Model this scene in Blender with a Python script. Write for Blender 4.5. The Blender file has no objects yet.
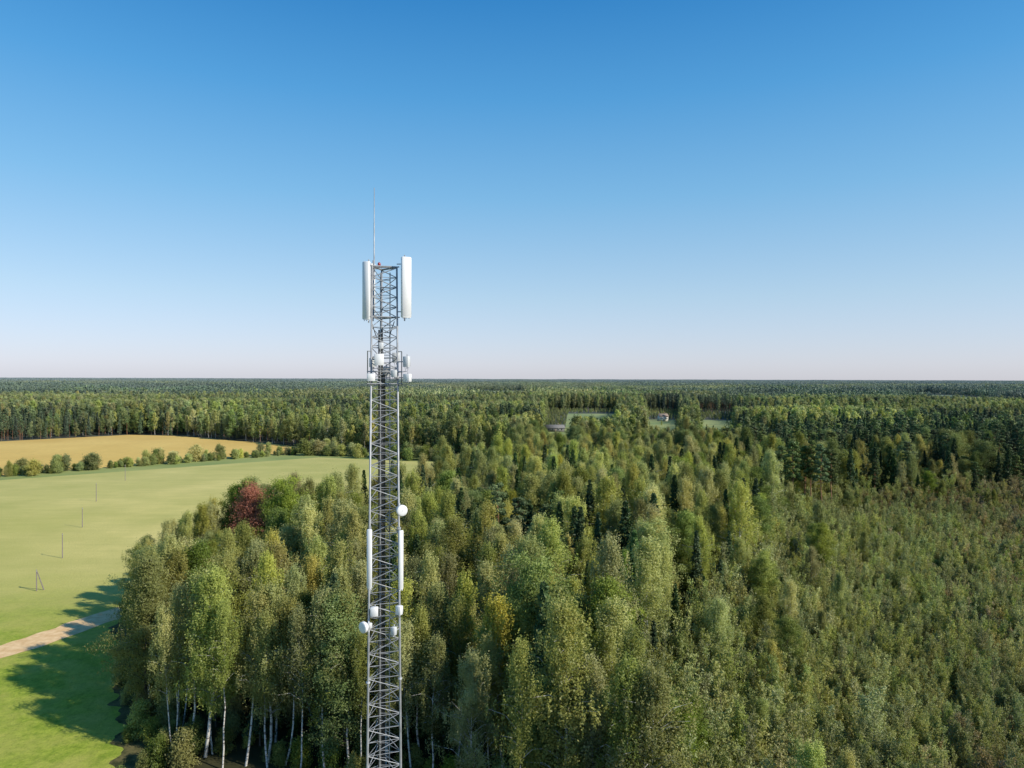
import bpy, math, numpy as np
from mathutils import Matrix, Vector
R = math.radians
rng = np.random.default_rng(7)
scene = bpy.context.scene
coll = scene.collection
H = 42.0; F = 700.0; HY = 378.0
def g(px, py, z=0.0):
    d = (H - z) * F / (py - HY)
    return ((px - 512) / F * d, d)

# ------------------------------------------------------------ materials
def newmat(name):
    m = bpy.data.materials.new(name); m.use_nodes = True
    nt = m.node_tree; nt.nodes.clear()
    return m, nt
def N(nt, t, **kw):
    n = nt.nodes.new(t)
    for k, v in kw.items():
        if k in n.inputs: n.inputs[k].default_value = v
        else: setattr(n, k, v)
    return n
def mixc(nt, fac, a, b, blend='MIX'):
    n = nt.nodes.new('ShaderNodeMix'); n.data_type = 'RGBA'; n.blend_type = blend
    for sock, v in ((n.inputs[0], fac), (n.inputs[6], a), (n.inputs[7], b)):
        if isinstance(v, bpy.types.NodeSocket): nt.links.new(v, sock)
        elif isinstance(v, (int, float)): sock.default_value = v
        else: sock.default_value = (*v, 1)
    return n.outputs[2]
def math_(nt, op, a, b=None, c=None, clamp=False):
    n = nt.nodes.new('ShaderNodeMath'); n.operation = op; n.use_clamp = clamp
    for i, v in enumerate((a, b, c)):
        if v is None: continue
        if isinstance(v, bpy.types.NodeSocket): nt.links.new(v, n.inputs[i])
        else: n.inputs[i].default_value = v
    return n.outputs[0]
def maprange(nt, v, a, b, c=0., d=1.):
    n = nt.nodes.new('ShaderNodeMapRange')
    nt.links.new(v, n.inputs[0])
    for i, x in enumerate((a, b, c, d)): n.inputs[i+1].default_value = x
    return n.outputs[0]
def noise(nt, vec, scale, detail=3, rough=.55):
    n = nt.nodes.new('ShaderNodeTexNoise'); n.inputs['Scale'].default_value = scale
    n.inputs['Detail'].default_value = detail; n.inputs['Roughness'].default_value = rough
    nt.links.new(vec, n.inputs['Vector']); return n.outputs['Fac']
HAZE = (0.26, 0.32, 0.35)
def haze(nt, col, geo):  # aerial haze painted into the base colour, stronger farther from the world origin
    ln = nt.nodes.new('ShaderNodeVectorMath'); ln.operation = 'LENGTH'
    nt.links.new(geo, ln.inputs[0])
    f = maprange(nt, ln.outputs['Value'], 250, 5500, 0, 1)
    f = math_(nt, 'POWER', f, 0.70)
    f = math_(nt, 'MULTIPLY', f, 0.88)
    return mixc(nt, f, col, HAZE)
GAIN = 1.85
def foliage(name, ca, cb, cc=None, trans=0.3, gain=1.0, soft=.45):
    m, nt = newmat(name); gain *= GAIN
    ca = tuple(x*gain for x in ca); cb = tuple(x*gain for x in cb)
    at = nt.nodes.new('ShaderNodeAttribute'); at.attribute_name = 'tint'
    oi = nt.nodes.new('ShaderNodeObjectInfo')
    geo = nt.nodes.new('ShaderNodeNewGeometry')
    col = mixc(nt, at.outputs['Fac'], ca, cb)
    if cc:
        cc = tuple(x*gain for x in cc)
        f = maprange(nt, oi.outputs['Random'], .45, 1.0, 0, .85)
        col = mixc(nt, f, col, cc)
    r2 = math_(nt, 'FRACT', math_(nt, 'MULTIPLY', oi.outputs['Random'], 17.31))
    hsv = nt.nodes.new('ShaderNodeHueSaturation')
    nt.links.new(maprange(nt, r2, 0, 1, .476, .513), hsv.inputs['Hue'])
    r3 = math_(nt, 'FRACT', math_(nt, 'MULTIPLY', oi.outputs['Random'], 91.7))
    r4 = math_(nt, 'FRACT', math_(nt, 'MULTIPLY', oi.outputs['Random'], 53.9))
    nt.links.new(maprange(nt, r4, 0, 1, .80, 1.12), hsv.inputs['Saturation'])
    big = noise(nt, geo.outputs['Position'], 0.007, 3)
    v = math_(nt, 'MULTIPLY', maprange(nt, r3, 0, 1, .64, 1.36), maprange(nt, big, .35, .65, .66, 1.34))
    nt.links.new(v, hsv.inputs['Value']); nt.links.new(col, hsv.inputs['Color'])
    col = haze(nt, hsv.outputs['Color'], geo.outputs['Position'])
    cn = nt.nodes.new('ShaderNodeAttribute'); cn.attribute_name = 'cn'
    vt = nt.nodes.new('ShaderNodeVectorTransform'); vt.vector_type = 'NORMAL'; vt.convert_from = 'OBJECT'; vt.convert_to = 'WORLD'
    nt.links.new(cn.outputs['Vector'], vt.inputs[0])
    mx = nt.nodes.new('ShaderNodeMix'); mx.data_type = 'VECTOR'; mx.inputs[0].default_value = soft
    nt.links.new(geo.outputs['Normal'], mx.inputs[4]); nt.links.new(vt.outputs[0], mx.inputs[5])
    nn = nt.nodes.new('ShaderNodeVectorMath'); nn.operation = 'NORMALIZE'; nt.links.new(mx.outputs[1], nn.inputs[0])
    d = N(nt, 'ShaderNodeBsdfDiffuse'); t = N(nt, 'ShaderNodeBsdfTranslucent')
    nt.links.new(nn.outputs[0], d.inputs['Normal'])
    gl = N(nt, 'ShaderNodeBsdfGlossy', Roughness=.5); gl.inputs['Color'].default_value = (.6, .6, .6, 1)
    nt.links.new(col, d.inputs['Color'])
    tc = mixc(nt, 1.0, col, (1.15, 1.2, .6), 'MULTIPLY'); nt.links.new(tc, t.inputs['Color'])
    ms = N(nt, 'ShaderNodeMixShader', Fac=trans)
    nt.links.new(d.outputs[0], ms.inputs[1]); nt.links.new(t.outputs[0], ms.inputs[2])
    ms2 = N(nt, 'ShaderNodeMixShader', Fac=.03)
    nt.links.new(ms.outputs[0], ms2.inputs[1]); nt.links.new(gl.outputs[0], ms2.inputs[2])
    o = N(nt, 'ShaderNodeOutputMaterial'); nt.links.new(ms2.outputs[0], o.inputs[0])
    return m
def bark(name, a, b, scale):
    m, nt = newmat(name)
    tc = nt.nodes.new('ShaderNodeTexCoord')
    mp = N(nt, 'ShaderNodeMapping'); mp.inputs['Scale'].default_value = (1, 1, 2.5)
    nt.links.new(tc.outputs['Object'], mp.inputs[0])
    f = noise(nt, mp.outputs[0], scale, 3)
    col = mixc(nt, maprange(nt, f, .5, .62), a, b)
    p = N(nt, 'ShaderNodeBsdfPrincipled', Roughness=.85); nt.links.new(col, p.inputs['Base Color'])
    o = N(nt, 'ShaderNodeOutputMaterial'); nt.links.new(p.outputs[0], o.inputs[0])
    return m
def plain(name, col, rough=.5, metal=0., var=.15, scale=4.):
    m, nt = newmat(name)
    tc = nt.nodes.new('ShaderNodeTexCoord')
    f = noise(nt, tc.outputs['Object'], scale, 5)
    c = mixc(nt, maprange(nt, f, .3, .7), tuple(x*(1-var) for x in col), tuple(min(1, x*(1+var)) for x in col))
    p = N(nt, 'ShaderNodeBsdfPrincipled', Roughness=rough, Metallic=metal); nt.links.new(c, p.inputs['Base Color'])
    o = N(nt, 'ShaderNodeOutputMaterial'); nt.links.new(p.outputs[0], o.inputs[0])
    return m

M_birch = foliage('birch_leaves', (.11, .13, .032), (.225, .235, .07), (.25, .23, .07), .35)
M_broad = foliage('broad_leaves', (.055, .085, .017), (.13, .162, .036), (.18, .185, .048), .3)
M_yel = foliage('yellowing_leaves', (.15, .155, .035), (.26, .25, .06), None, .35)
M_red = foliage('red_leaves', (.16, .062, .028), (.27, .12, .05), None, .3)
M_spruce = foliage('spruce_needles', (.016, .032, .012), (.042, .068, .022), None, .08, soft=.35)
M_pine = foliage('pine_needles', (.035, .058, .018), (.09, .12, .038), None, .1)
M_thick = foliage('thicket_leaves', (.096, .114, .034), (.185, .20, .068), (.20, .19, .066), .35, soft=.42)
M_brown = foliage('brown_catkins', (.14, .108, .045), (.215, .175, .075), None, .3, soft=.42)
M_bbark = bark('birch_bark', (.60, .58, .54), (.12, .10, .09), 2.)
M_dbark = bark('dark_bark', (.10, .08, .06), (.04, .032, .025), 5.)
M_pbark = bark('pine_bark', (.34, .17, .09), (.14, .08, .05), 3.)

# ------------------------------------------------------------ mesh helpers
def quadmesh(name, V, Fq, mats, midx=None, tint=None, smooth=False, cn=None):
    V = np.asarray(V, np.float32); Fq = np.asarray(Fq, np.int32)
    me = bpy.data.meshes.new(name)
    me.vertices.add(len(V)); me.vertices.foreach_set('co', V.ravel())
    me.loops.add(Fq.size); me.loops.foreach_set('vertex_index', Fq.ravel())
    me.polygons.add(len(Fq)); me.polygons.foreach_set('loop_start', np.arange(0, Fq.size, 4, dtype=np.int32))
    for m in mats: me.materials.append(m)
    if midx is not None: me.polygons.foreach_set('material_index', np.asarray(midx, np.int32))
    if smooth: me.polygons.foreach_set('use_smooth', np.ones(len(Fq), bool))
    if tint is not None:
        a = me.attributes.new('tint', 'FLOAT', 'POINT'); a.data.foreach_set('value', np.asarray(tint, np.float32))
    if cn is not None:
        a = me.attributes.new('cn', 'FLOAT_VECTOR', 'POINT'); a.data.foreach_set('vector', np.asarray(cn, np.float32).ravel())
    me.update(calc_edges=True)
    return me
class Geo:
    def __init__(s): s.V = []; s.F = []; s.n = 0
    def add(s, v, f):
        v = np.asarray(v, float); s.V.append(v); s.F.append(np.asarray(f, int) + s.n); s.n += len(v)
    def arr(s): return np.vstack(s.V), np.vstack(s.F)
    def tube(s, pts, rad, n=6, cap=False):
        pts = np.asarray(pts, float); k = len(pts)
        rad = np.full(k, rad) if np.isscalar(rad) else np.asarray(rad, float)
        T = np.gradient(pts, axis=0); T /= np.linalg.norm(T, axis=1)[:, None] + 1e-9
        up = np.array([0, 0, 1.]) if abs(T[0, 2]) < .9 else np.array([1., 0, 0])
        A = np.cross(T, up); A /= np.linalg.norm(A, axis=1)[:, None] + 1e-9
        B = np.cross(T, A)
        an = np.linspace(0, 2*math.pi, n, endpoint=False)
        V = (pts[:, None] + rad[:, None, None]*(np.cos(an)[None, :, None]*A[:, None] + np.sin(an)[None, :, None]*B[:, None])).reshape(-1, 3)
        f = []
        for i in range(k-1):
            for j in range(n):
                f.append((i*n+j, i*n+(j+1) % n, (i+1)*n+(j+1) % n, (i+1)*n+j))
        if cap:
            V = np.vstack([V, pts[0], pts[-1]]); c0 = k*n
            for j in range(0, n, 2):
                f.append((c0, j, (j+1) % n, (j+2) % n)); f.append((c0+1, (k-1)*n+j, (k-1)*n+(j+1) % n, (k-1)*n+(j+2) % n))
        s.add(V, f)
    def box(s, c, size, M=None, bev=0.0):
        x, y, z = [a/2 for a in size]
        if bev <= 0:
            V = np.array([(i, j, k) for i in (-x, x) for j in (-y, y) for k in (-z, z)], float)
            f = [(0, 1, 3, 2), (4, 6, 7, 5), (0, 4, 5, 1), (2, 3, 7, 6), (0, 2, 6, 4), (1, 5, 7, 3)]
        else:
            b = bev
            ring = [(-x+b, -y), (x-b, -y), (x, -y+b), (x, y-b), (x-b, y), (-x+b, y), (-x, y-b), (-x, -y+b)]
            V = []; zs = [(-z, .0), (-z+b, 1), (z-b, 1), (z, .0)]
            for zz, full in zs:
                q = 1 if full else 1 - b/max(min(x, y), b)*.4
                V += [(p[0]*q, p[1]*q, zz) for p in ring]
            V = np.array(V); f = []
            for i in range(3):
                for j in range(8): f.append((i*8+j, i*8+(j+1) % 8, (i+1)*8+(j+1) % 8, (i+1)*8+j))
            for o in (0, 24):
                f += [(o, o+1, o+2, o+7), (o+7, o+2, o+3, o+6), (o+6, o+3, o+4, o+5)]
        if M is not None: V = V @ np.array(M).T
        s.add(V + np.asarray(c, float), f)
def mkobj(name, me, parent=None, loc=None, **props):
    o = bpy.data.objects.new(name, me); coll.objects.link(o)
    if parent: o.parent = parent
    if loc is not None: o.location = loc
    for k, v in props.items(): o[k] = v
    return o
def gobj(name, geo, mat, parent=None, loc=None, smooth=False, **props):
    V, Fq = geo.arr()
    return mkobj(name, quadmesh(name, V, Fq, [mat], smooth=smooth), parent, loc, **props)

# ------------------------------------------------------------ trees
def unit(v): return v / (np.linalg.norm(v, axis=-1, keepdims=True) + 1e-9)
def leafquads(C, S, r, asp=1.3, hang=0.0, up=0.0):
    n = len(C)
    t = unit(r.normal(size=(n, 3)) + np.array([0, 0, -hang])*2)
    nn = r.normal(size=(n, 3)) + np.array([0, 0, up]); b = unit(np.cross(t, nn))
    S = np.broadcast_to(S, (n,))[:, None]
    V = np.stack([C - t*S*.5*asp, C + b*S*.36, C + t*S*.5*asp, C - b*S*.36], 1).reshape(-1, 3)
    return V, np.arange(4*n).reshape(-1, 4)
def trunkpts(h, r, bend=.4, k=9):
    z = np.linspace(0, h, k); off = np.cumsum(r.normal(0, bend/k**.5*.6, (k, 2)), 0); off[0] = 0
    return np.column_stack([off, z])
def at(pts, z): return np.array([np.interp(z, pts[:, 2], pts[:, 0]), np.interp(z, pts[:, 2], pts[:, 1]), z])
def pack(G, C, T, D, ls, r, asp, hang, up):
    C = np.vstack(C); T = np.concatenate(T); D = unit(np.vstack(D)+r.normal(0, .12, C.shape))
    V, Fq = leafquads(C, ls*r.uniform(.6, 1.35, len(C)), r, asp, hang, up)
    return G.arr(), (V, Fq, np.repeat(T, 4), np.repeat(D, 4, axis=0))
def deciduous(seed, h=20, zb=.42, Rm=2.6, K=60, ncl=3, nl=45, ls=.24, r0=.17, sx=.38, sz=.5, hang=.6, rise=.55, shape=.65, lob=.3):
    r = np.random.default_rng(seed); G = Geo()
    tp = trunkpts(h, r, .8); G.tube(tp, r0*(1-np.linspace(0, .93, len(tp))), 7)
    C = []; T = []; D = []; ph = r.uniform(0, 6.28, 4)
    lead = [(r.uniform(0, 6.28), r.uniform(.25, .85), r.uniform(1.1, 1.35)) for _ in range(6)]
    for i in range(K):
        u = (i+r.uniform(0, 1))/K; u = u**.85
        z = h*(zb + (1-zb)*u)
        a = i*2.399 + r.normal(0, .5)
        lobe = 1 + lob*math.sin(2*a+ph[0]+u*5) + lob*.8*math.sin(3*a+ph[1]-u*8)
        for la, lu, lk in lead:
            dd = math.cos(a-la)
            if dd > .7 and abs(u-lu) < .10: lobe *= lk
        rad = Rm*min(1, .45+2.2*u)*(max(1.02-u, .02))**shape*lobe*r.uniform(.35, 1.25)
        rad = min(max(rad, .25), Rm*1.45)
        p0 = at(tp, max(z - rad*rise, h*.15)); e = np.array([math.cos(a)*rad, math.sin(a)*rad, 0])
        pe = at(tp, z) + e; pe[2] = z + r.normal(0, .35)
        pm = p0*.5 + pe*.5 + np.array([0, 0, .18*rad])
        bp = np.array([p0, pm, pe])
        if rad > .6: G.tube(bp, [r0*.28*(1.1-u), r0*.17*(1.1-u)+.008, .008], 4)
        cl = r.uniform(-.35, .35)
        for c in range(ncl):
            t = 1 - c/ncl*.7 + r.uniform(-.1, .08)
            q = (1-t)**2*p0 + 2*t*(1-t)*pm + t*t*pe if t <= 1 else pe
            q = q + r.normal(0, .2, 3)
            n = int(nl*r.uniform(.3, 1.6)); kk = r.uniform(.7, 1.25)
            o = r.normal(size=(n, 3))*np.array([sx, sx, sz])*kk
            if hang > .3:
                m = 5; st = r.normal(0, sx*1.0, (m, 2))[r.integers(0, m, n)]; o[:, :2] = st + r.normal(0, sx*.3, (n, 2))
                o[:, 2] -= np.abs(r.normal(0, sz*.7, n))
            C.append(q+o); T.append(np.clip(.5 + cl + r.normal(0, .14) + r.normal(0, .06, n) + .3*(u-.5), 0, 1))
            ax = q - at(tp, min(z, h)); D.append(unit(ax+np.array([0, 0, .25+u*.8]))*.9 + o/np.array([sx, sx, sz])*.4)
    return pack(G, C, T, D, ls, r, 1.4, hang*.5, .4)
def spruce(seed, h=21, Rm=2.5, dz=.42, nb=7, nl=22, ls=.34, zb=.12):
    r = np.random.default_rng(seed); G = Geo()
    tp = trunkpts(h, r, .15); G.tube(tp, .19*(1-np.linspace(0, .95, len(tp))), 6)
    C = []; T = []; D = []; z = h*zb
    while z < h*.99:
        u = (z/h-zb)/(1-zb); rr = Rm*(1-u)**.85*r.uniform(.8, 1.1)+.12
        for b in range(nb):
            a = r.uniform(0, 6.28); L = rr*r.uniform(.65, 1.15); n = max(5, int(nl*(L/Rm+.25)))
            t = r.uniform(.15, 1, n)**.7
            w = r.normal(0, .16, n)*(1.1-t)*L*.6 + r.normal(0, .06, n)
            x = math.cos(a)*t*L - math.sin(a)*w; y = math.sin(a)*t*L + math.cos(a)*w
            zz = z - .30*t*L + .16*t*t*L - np.abs(r.normal(0, .13, n))
            C.append(np.column_stack([x, y, zz]) + at(tp, z)*np.array([1, 1, 0]))
            D.append(np.tile([math.cos(a), math.sin(a), .7], (n, 1)))
            T.append(np.clip(r.uniform(.1, .5) + t*.4 + r.normal(0, .12, n), 0, 1))
        z += dz*r.uniform(.7, 1.3)*(1.1-.5*u)
    return pack(G, C, T, D, ls, r, 1.6, .25, .8)
def pine(seed, h=21, K=26, nl=170, ls=.26, Rm=2.4, zb=.58):
    r = np.random.default_rng(seed); G = Geo()
    tp = trunkpts(h, r, .5); G.tube(tp, .2*(1-np.linspace(0, .85, len(tp))), 7)
    C = []; T = []; D = []
    for i in range(K):
        u = (i+.5)/K; z = h*(zb+(1-zb)*u); a = i*2.4+r.normal(0, .5)
        rad = Rm*(1.05-u)**.5*r.uniform(.35, 1.1)*min(1, .6+u)
        p0 = at(tp, z-.5); pe = at(tp, z)+np.array([math.cos(a)*rad, math.sin(a)*rad, r.uniform(-.2, .4)])
        G.tube([p0, (p0+pe)/2+[0, 0, .1], pe], [.06, .04, .01], 4)
        n = int(nl*r.uniform(.5, 1.3)); o = unit(r.normal(size=(n, 3)))*r.uniform(.3, 1, (n, 1))**.5*np.array([.85, .85, .42])*r.uniform(.7, 1.2)
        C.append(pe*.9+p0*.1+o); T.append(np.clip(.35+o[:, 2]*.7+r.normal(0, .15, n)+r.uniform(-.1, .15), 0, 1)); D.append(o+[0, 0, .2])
    return pack(G, C, T, D, ls, r, 1.5, 0, .3)
def sapling(seed, h=7.5, stems=5, nl=800, ls=.115, spread=1.2, w=.34):
    r = np.random.default_rng(seed); G = Geo(); C = []; T = []; D = []
    for s in range(stems):
        a = r.uniform(0, 6.28); hh = h*r.uniform(.5, 1.05); k = 6; t = np.linspace(0, 1, k)
        sp = spread*r.uniform(.3, 1.3)
        P = np.column_stack([math.cos(a)*sp*t**1.3, math.sin(a)*sp*t**1.3, hh*t]) + np.append(r.normal(0, .25, 2), 0)
        G.tube(P, .035*(1-.85*t), 4)
        n = int(nl*r.uniform(.7, 1.2))
        nb = 30; bi = r.integers(0, nb, n); ba = r.uniform(0, 6.28, nb)[bi]; bt = np.sort(r.uniform(.15, 1, nb))[bi]
        c = np.column_stack([np.interp(bt, t, P[:, i]) for i in range(3)])
        ww = w*(1.38-bt)*2.6; q = r.uniform(.05, 1, n)
        c[:, 0] += np.cos(ba)*ww*q + r.normal(0, .08, n); c[:, 1] += np.sin(ba)*ww*q + r.normal(0, .08, n); c[:, 2] += ww*q*1.25 + r.normal(0, .14, n)
        C.append(c); T.append(np.clip(.25+.45*bt+r.uniform(-.1, .15)+r.normal(0, .06, n), 0, 1))
        D.append(np.column_stack([np.cos(ba)*(1.2-bt), np.sin(ba)*(1.2-bt), .5+bt*.6]))
    return pack(G, C, T, D, ls, r, 1.7, -.5, .1)

def variant(nm, gen, mc, mb):
    (tv, tf), (cv, cf, ct, cd) = gen
    trunk = quadmesh('trunk', tv, tf, [mb], smooth=True); crown = quadmesh('crown', cv, cf, [mc], tint=ct, cn=cd)
    V = np.vstack([tv, cv]); Fq = np.vstack([tf, cf+len(tv)])
    both = quadmesh(nm, V, Fq, [mb, mc], np.r_[np.zeros(len(tf)), np.ones(len(cf))], np.r_[np.zeros(len(tv)), ct], cn=np.vstack([np.zeros((len(tv), 3)), cd]))
    return dict(trunk=trunk, crown=crown, both=both)
KINDS = {}
KINDS['birch'] = [variant('b', deciduous(10+i, h=20, zb=(.30, .38, .46)[i % 3], Rm=(3.0, 3.9, 3.3, 2.6)[i % 4], K=78, ncl=3, nl=120, ls=.135, lob=.40, sx=.34, sz=.44, shape=(.6, .5, .75)[i % 3]), M_birch, M_bbark) for i in range(8)]
KINDS['slim'] = [variant('e', deciduous(140+i, h=20, zb=.42+.05*(i % 3), Rm=2.3+.3*(i % 2), K=48, ncl=3, nl=95, ls=.135, lob=.4, sx=.34, sz=.5, shape=.6, r0=.12), M_birch, M_bbark) for i in range(4)]
KINDS['broad'] = [variant('o', deciduous(30+i, h=19, zb=.22+.06*(i % 2), Rm=3.5+.6*(i % 3), K=86, ncl=3, nl=135, ls=.155, sx=.46, sz=.36, hang=.1, shape=(.45, .6, .35)[i % 3], lob=.40), M_broad, M_dbark) for i in range(7)]
KINDS['spruce'] = [variant('s', spruce(50+i, Rm=2.3+.3*i), M_spruce, M_dbark) for i in range(4)]
KINDS['pine'] = [variant('p', pine(60+i, Rm=2.4+.3*i), M_pine, M_pbark) for i in range(3)]
KINDS['yellow'] = [variant('y', deciduous(70+i, h=20, zb=.3, Rm=3.2, K=72, ncl=3, nl=110, ls=.135, lob=.40, sz=.44, sx=.34), M_yel, M_bbark) for i in range(2)]
KINDS['red'] = [variant('r', deciduous(80, h=20, zb=.25, Rm=4.5, K=100, ncl=4, nl=70, ls=.18, sx=.5, sz=.45, hang=.1, shape=.42), M_red, M_dbark)]
KINDS['sap'] = [variant('t', sapling(90+i, h=6.8+.6*(i % 3), stems=5+i % 3), M_thick, M_dbark) for i in range(6)]
KINDS['sapb'] = [variant('u', sapling(100+i, h=6.8, stems=6, w=.30, spread=1.3), M_brown, M_dbark) for i in range(3)]
KINDS['bush'] = [variant('v', deciduous(110+i, h=5, zb=.05, Rm=1.9, K=26, ncl=3, nl=60, ls=.24, r0=.08, sx=.4, sz=.35, hang=0, shape=.5, lob=.4), (M_broad, M_birch)[i % 2], M_dbark) for i in range(6)]
KINDS['birchL'] = [variant('b', deciduous(210+i, h=20, zb=.3, Rm=3.0, K=38, ncl=2, nl=26, ls=.5, sx=.5), M_birch, M_bbark) for i in range(3)]
KINDS['broadL'] = [variant('o', deciduous(230+i, h=19, zb=.15, Rm=3.8, K=40, ncl=2, nl=26, ls=.56, sx=.6, hang=.1, shape=.5), M_broad, M_dbark) for i in range(3)]
KINDS['spruceL'] = [variant('s', spruce(250+i, Rm=2.5, dz=.9, nb=6, nl=11, ls=.8), M_spruce, M_dbark) for i in range(3)]
KINDS['pineL'] = [variant('p', pine(260+i, K=18, nl=36, ls=.6), M_pine, M_pbark) for i in range(3)]

META = {
 'birch': ('birch_tree', 'birch', 'tall birch with white trunk and light green drooping foliage'),
 'slim': ('birch_tree', 'birch', 'slim birch with long bare white trunk and high crown'),
 'broad': ('broadleaf_tree', 'tree', 'full dark green broadleaf tree in the mixed wood'),
 'spruce': ('spruce_tree', 'spruce', 'dark green conical spruce standing among birches'),
 'pine': ('pine_tree', 'pine', 'pine with bare reddish trunk and clumped crown'),
 'yellow': ('birch_tree', 'birch', 'birch with yellowing autumn foliage and pale trunk'),
 'red': ('maple_tree', 'maple', 'autumn maple with rusty red foliage at the wood edge'),
 'sap': ('young_tree', 'young tree', 'young olive green tree in the dense regrowth thicket'),
 'sapb': ('young_tree', 'young tree', 'young tree with brownish tips in the dense thicket'),
 'bush': ('bush', 'bush', 'round green bush on the strip between two fields'),
}
GROUPS = {'sap': 'young trees of the thicket', 'sapb': 'young trees of the thicket', 'bush': 'bushes along the field margin'}
def place(kind, x, y, h_scale, rot, vi=None, wide=1.0):
    vs = KINDS[kind]; v = vs[int(rng.integers(len(vs))) if vi is None else vi % len(vs)]
    nm, cat, lab = META[kind]
    e = bpy.data.objects.new(nm, None); coll.objects.link(e); e.empty_display_size = .5
    e.location = (x, y, 0); e.rotation_euler = (0, 0, rot)
    wsc = h_scale*rng.uniform(.85, 1.2)*wide; e.scale = (wsc, wsc, h_scale)
    e['label'] = lab; e['category'] = cat; e['group'] = GROUPS.get(kind, 'trees of the mixed wood')
    for p in ('trunk', 'crown'):
        o = bpy.data.objects.new(p, v[p]); coll.objects.link(o); o.parent = e
    return e

def gn_instances(objname, entries, kinds, **props):
    c = bpy.data.collections.new(objname+'_source'); idx = {}; k = 0
    for kn in kinds:
        idx[kn] = []
        for v in KINDS[kn]:
            o = bpy.data.objects.new('src_%04d' % k, v['both']); c.objects.link(o); idx[kn].append(k); k += 1
    n = len(entries)
    P = np.array([e[:3] for e in entries], np.float32)
    me = bpy.data.meshes.new(objname); me.vertices.add(n); me.vertices.foreach_set('co', P.ravel())
    for nm, dt, arr in (('rz', 'FLOAT', np.array([e[3] for e in entries], np.float32)),
                        ('sc', 'FLOAT', np.array([e[4] for e in entries], np.float32)),
                        ('vid', 'INT', np.array([idx[e[5]][int(rng.integers(len(idx[e[5]])))] for e in entries], np.int32))):
        a = me.attributes.new(nm, dt, 'POINT'); a.data.foreach_set('value', arr)
    me.update()
    ob = mkobj(objname, me, **props)
    nt = bpy.data.node_groups.new(objname+'_nodes', 'GeometryNodeTree')
    nt.interface.new_socket('Geometry', in_out='INPUT', socket_type='NodeSocketGeometry')
    nt.interface.new_socket('Geometry', in_out='OUTPUT', socket_type='NodeSocketGeometry')
    gi = nt.nodes.new('NodeGroupInput'); go = nt.nodes.new('NodeGroupOutput')
    ip = nt.nodes.new('GeometryNodeInstanceOnPoints')
    ci = nt.nodes.new('GeometryNodeCollectionInfo'); ci.inputs['Collection'].default_value = c
    ci.inputs['Separate Children'].default_value = True; ci.inputs['Reset Children'].default_value = True
    def na(nm, dt):
        a = nt.nodes.new('GeometryNodeInputNamedAttribute'); a.data_type = dt; a.inputs[0].default_value = nm
        return a.outputs[0]
    cx = nt.nodes.new('ShaderNodeCombineXYZ'); nt.links.new(na('rz', 'FLOAT'), cx.inputs[2])
    nt.links.new(gi.outputs[0], ip.inputs['Points']); nt.links.new(ci.outputs[0], ip.inputs['Instance'])
    ip.inputs['Pick Instance'].default_value = True
    nt.links.new(na('vid', 'INT'), ip.inputs['Instance Index'])
    nt.links.new(cx.outputs[0], ip.inputs['Rotation']); nt.links.new(na('sc', 'FLOAT'), ip.inputs['Scale'])
    nt.links.new(ip.outputs[0], go.inputs[0])
    md = ob.modifiers.new('scatter', 'NODES'); md.node_group = nt
    return ob

# ------------------------------------------------------------ regions (world metres)
FIELD = [(-36, 30), (-38, 72), (-42, 80), (-53, 98), (-60, 112), (-66, 123), (-67, 136), (-56, 149), (-40, 160), (-23, 170), (-22, 250), (-20, 342), (-101, 367), (-207, 283), (-520, 40), (-520, 30)]
YELLOW = [(-106, 401), (-216, 297), (-560, 22), (-900, 150), (-700, 330), (-331, 452), (-277, 507), (-236, 498), (-148, 440)]
MARGIN = [(-20, 342), (-101, 367), (-207, 283), (-520, 40), (-560, 22), (-216, 297), (-106, 401), (-34, 376)]
CLEAR0 = [(-36, 30), (-38, 75), (-20, 72), (-8, 66), (0, 57), (10, 52), (40, 20), (40, -20), (-38, -20)]
THICK = [(10, 50), (13, 75), (26, 100), (36, 120), (50, 142), (62, 170), (77, 203), (130, 215), (220, 225), (220, 20), (40, 20)]
CL = [[(33, 455), (62, 455), (128, 830), (66, 830)], [(100, 378), (119, 378), (222, 700), (192, 712)], [(72, 372), (90, 372), (166, 712), (132, 712)],
      [(13, 332), (29, 332), (49, 574), (24, 574)],
      [(-90, 1100), (30, 1100), (100, 2300), (-200, 2300)], [(600, 900), (800, 900), (1200, 1900), (800, 1900)]]
LOW = [(.19, .24, 424), (.048, .088, 431), (.075, .15, 415), (.265, .32, 423)]
def capheight(x, y):
    c = 99
    for a, b, py in LOW:
        if a < x/y < b and y < 900 and y > 262: c = min(c, max(5, H-(py-HY)/F*y))
    return c
def inside(P, poly):
    x, y = P[:, 0], P[:, 1]; r = np.zeros(len(P), bool); n = len(poly); j = n-1
    for i in range(n):
        xi, yi = poly[i]; xj, yj = poly[j]
        c = ((yi > y) != (yj > y)) & (x < (xj-xi)*(y-yi)/((yj-yi) if yj != yi else 1e-9)+xi)
        r ^= c; j = i
    return r
def jgrid(x0, x1, y0, y1, s):
    X, Y = np.meshgrid(np.arange(x0, x1, s), np.arange(y0, y1, s)); P = np.column_stack([X.ravel(), Y.ravel()])
    return P + rng.uniform(-.48, .48, P.shape)*s
def view(P, m=18, k=.80): return (np.abs(P[:, 0]) < k*P[:, 1]+m)
def inframe(x, y, ztop): return abs(x) < .735*y and (H-ztop)*F/y < 388
def stand(x, y, s=1.0):
    return (np.sin(x/61*s+1.3)+np.sin(y/77*s+.4)+np.sin((x+y)/43*s+2.)+np.sin((x-1.6*y)/95*s)) / 4

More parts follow.
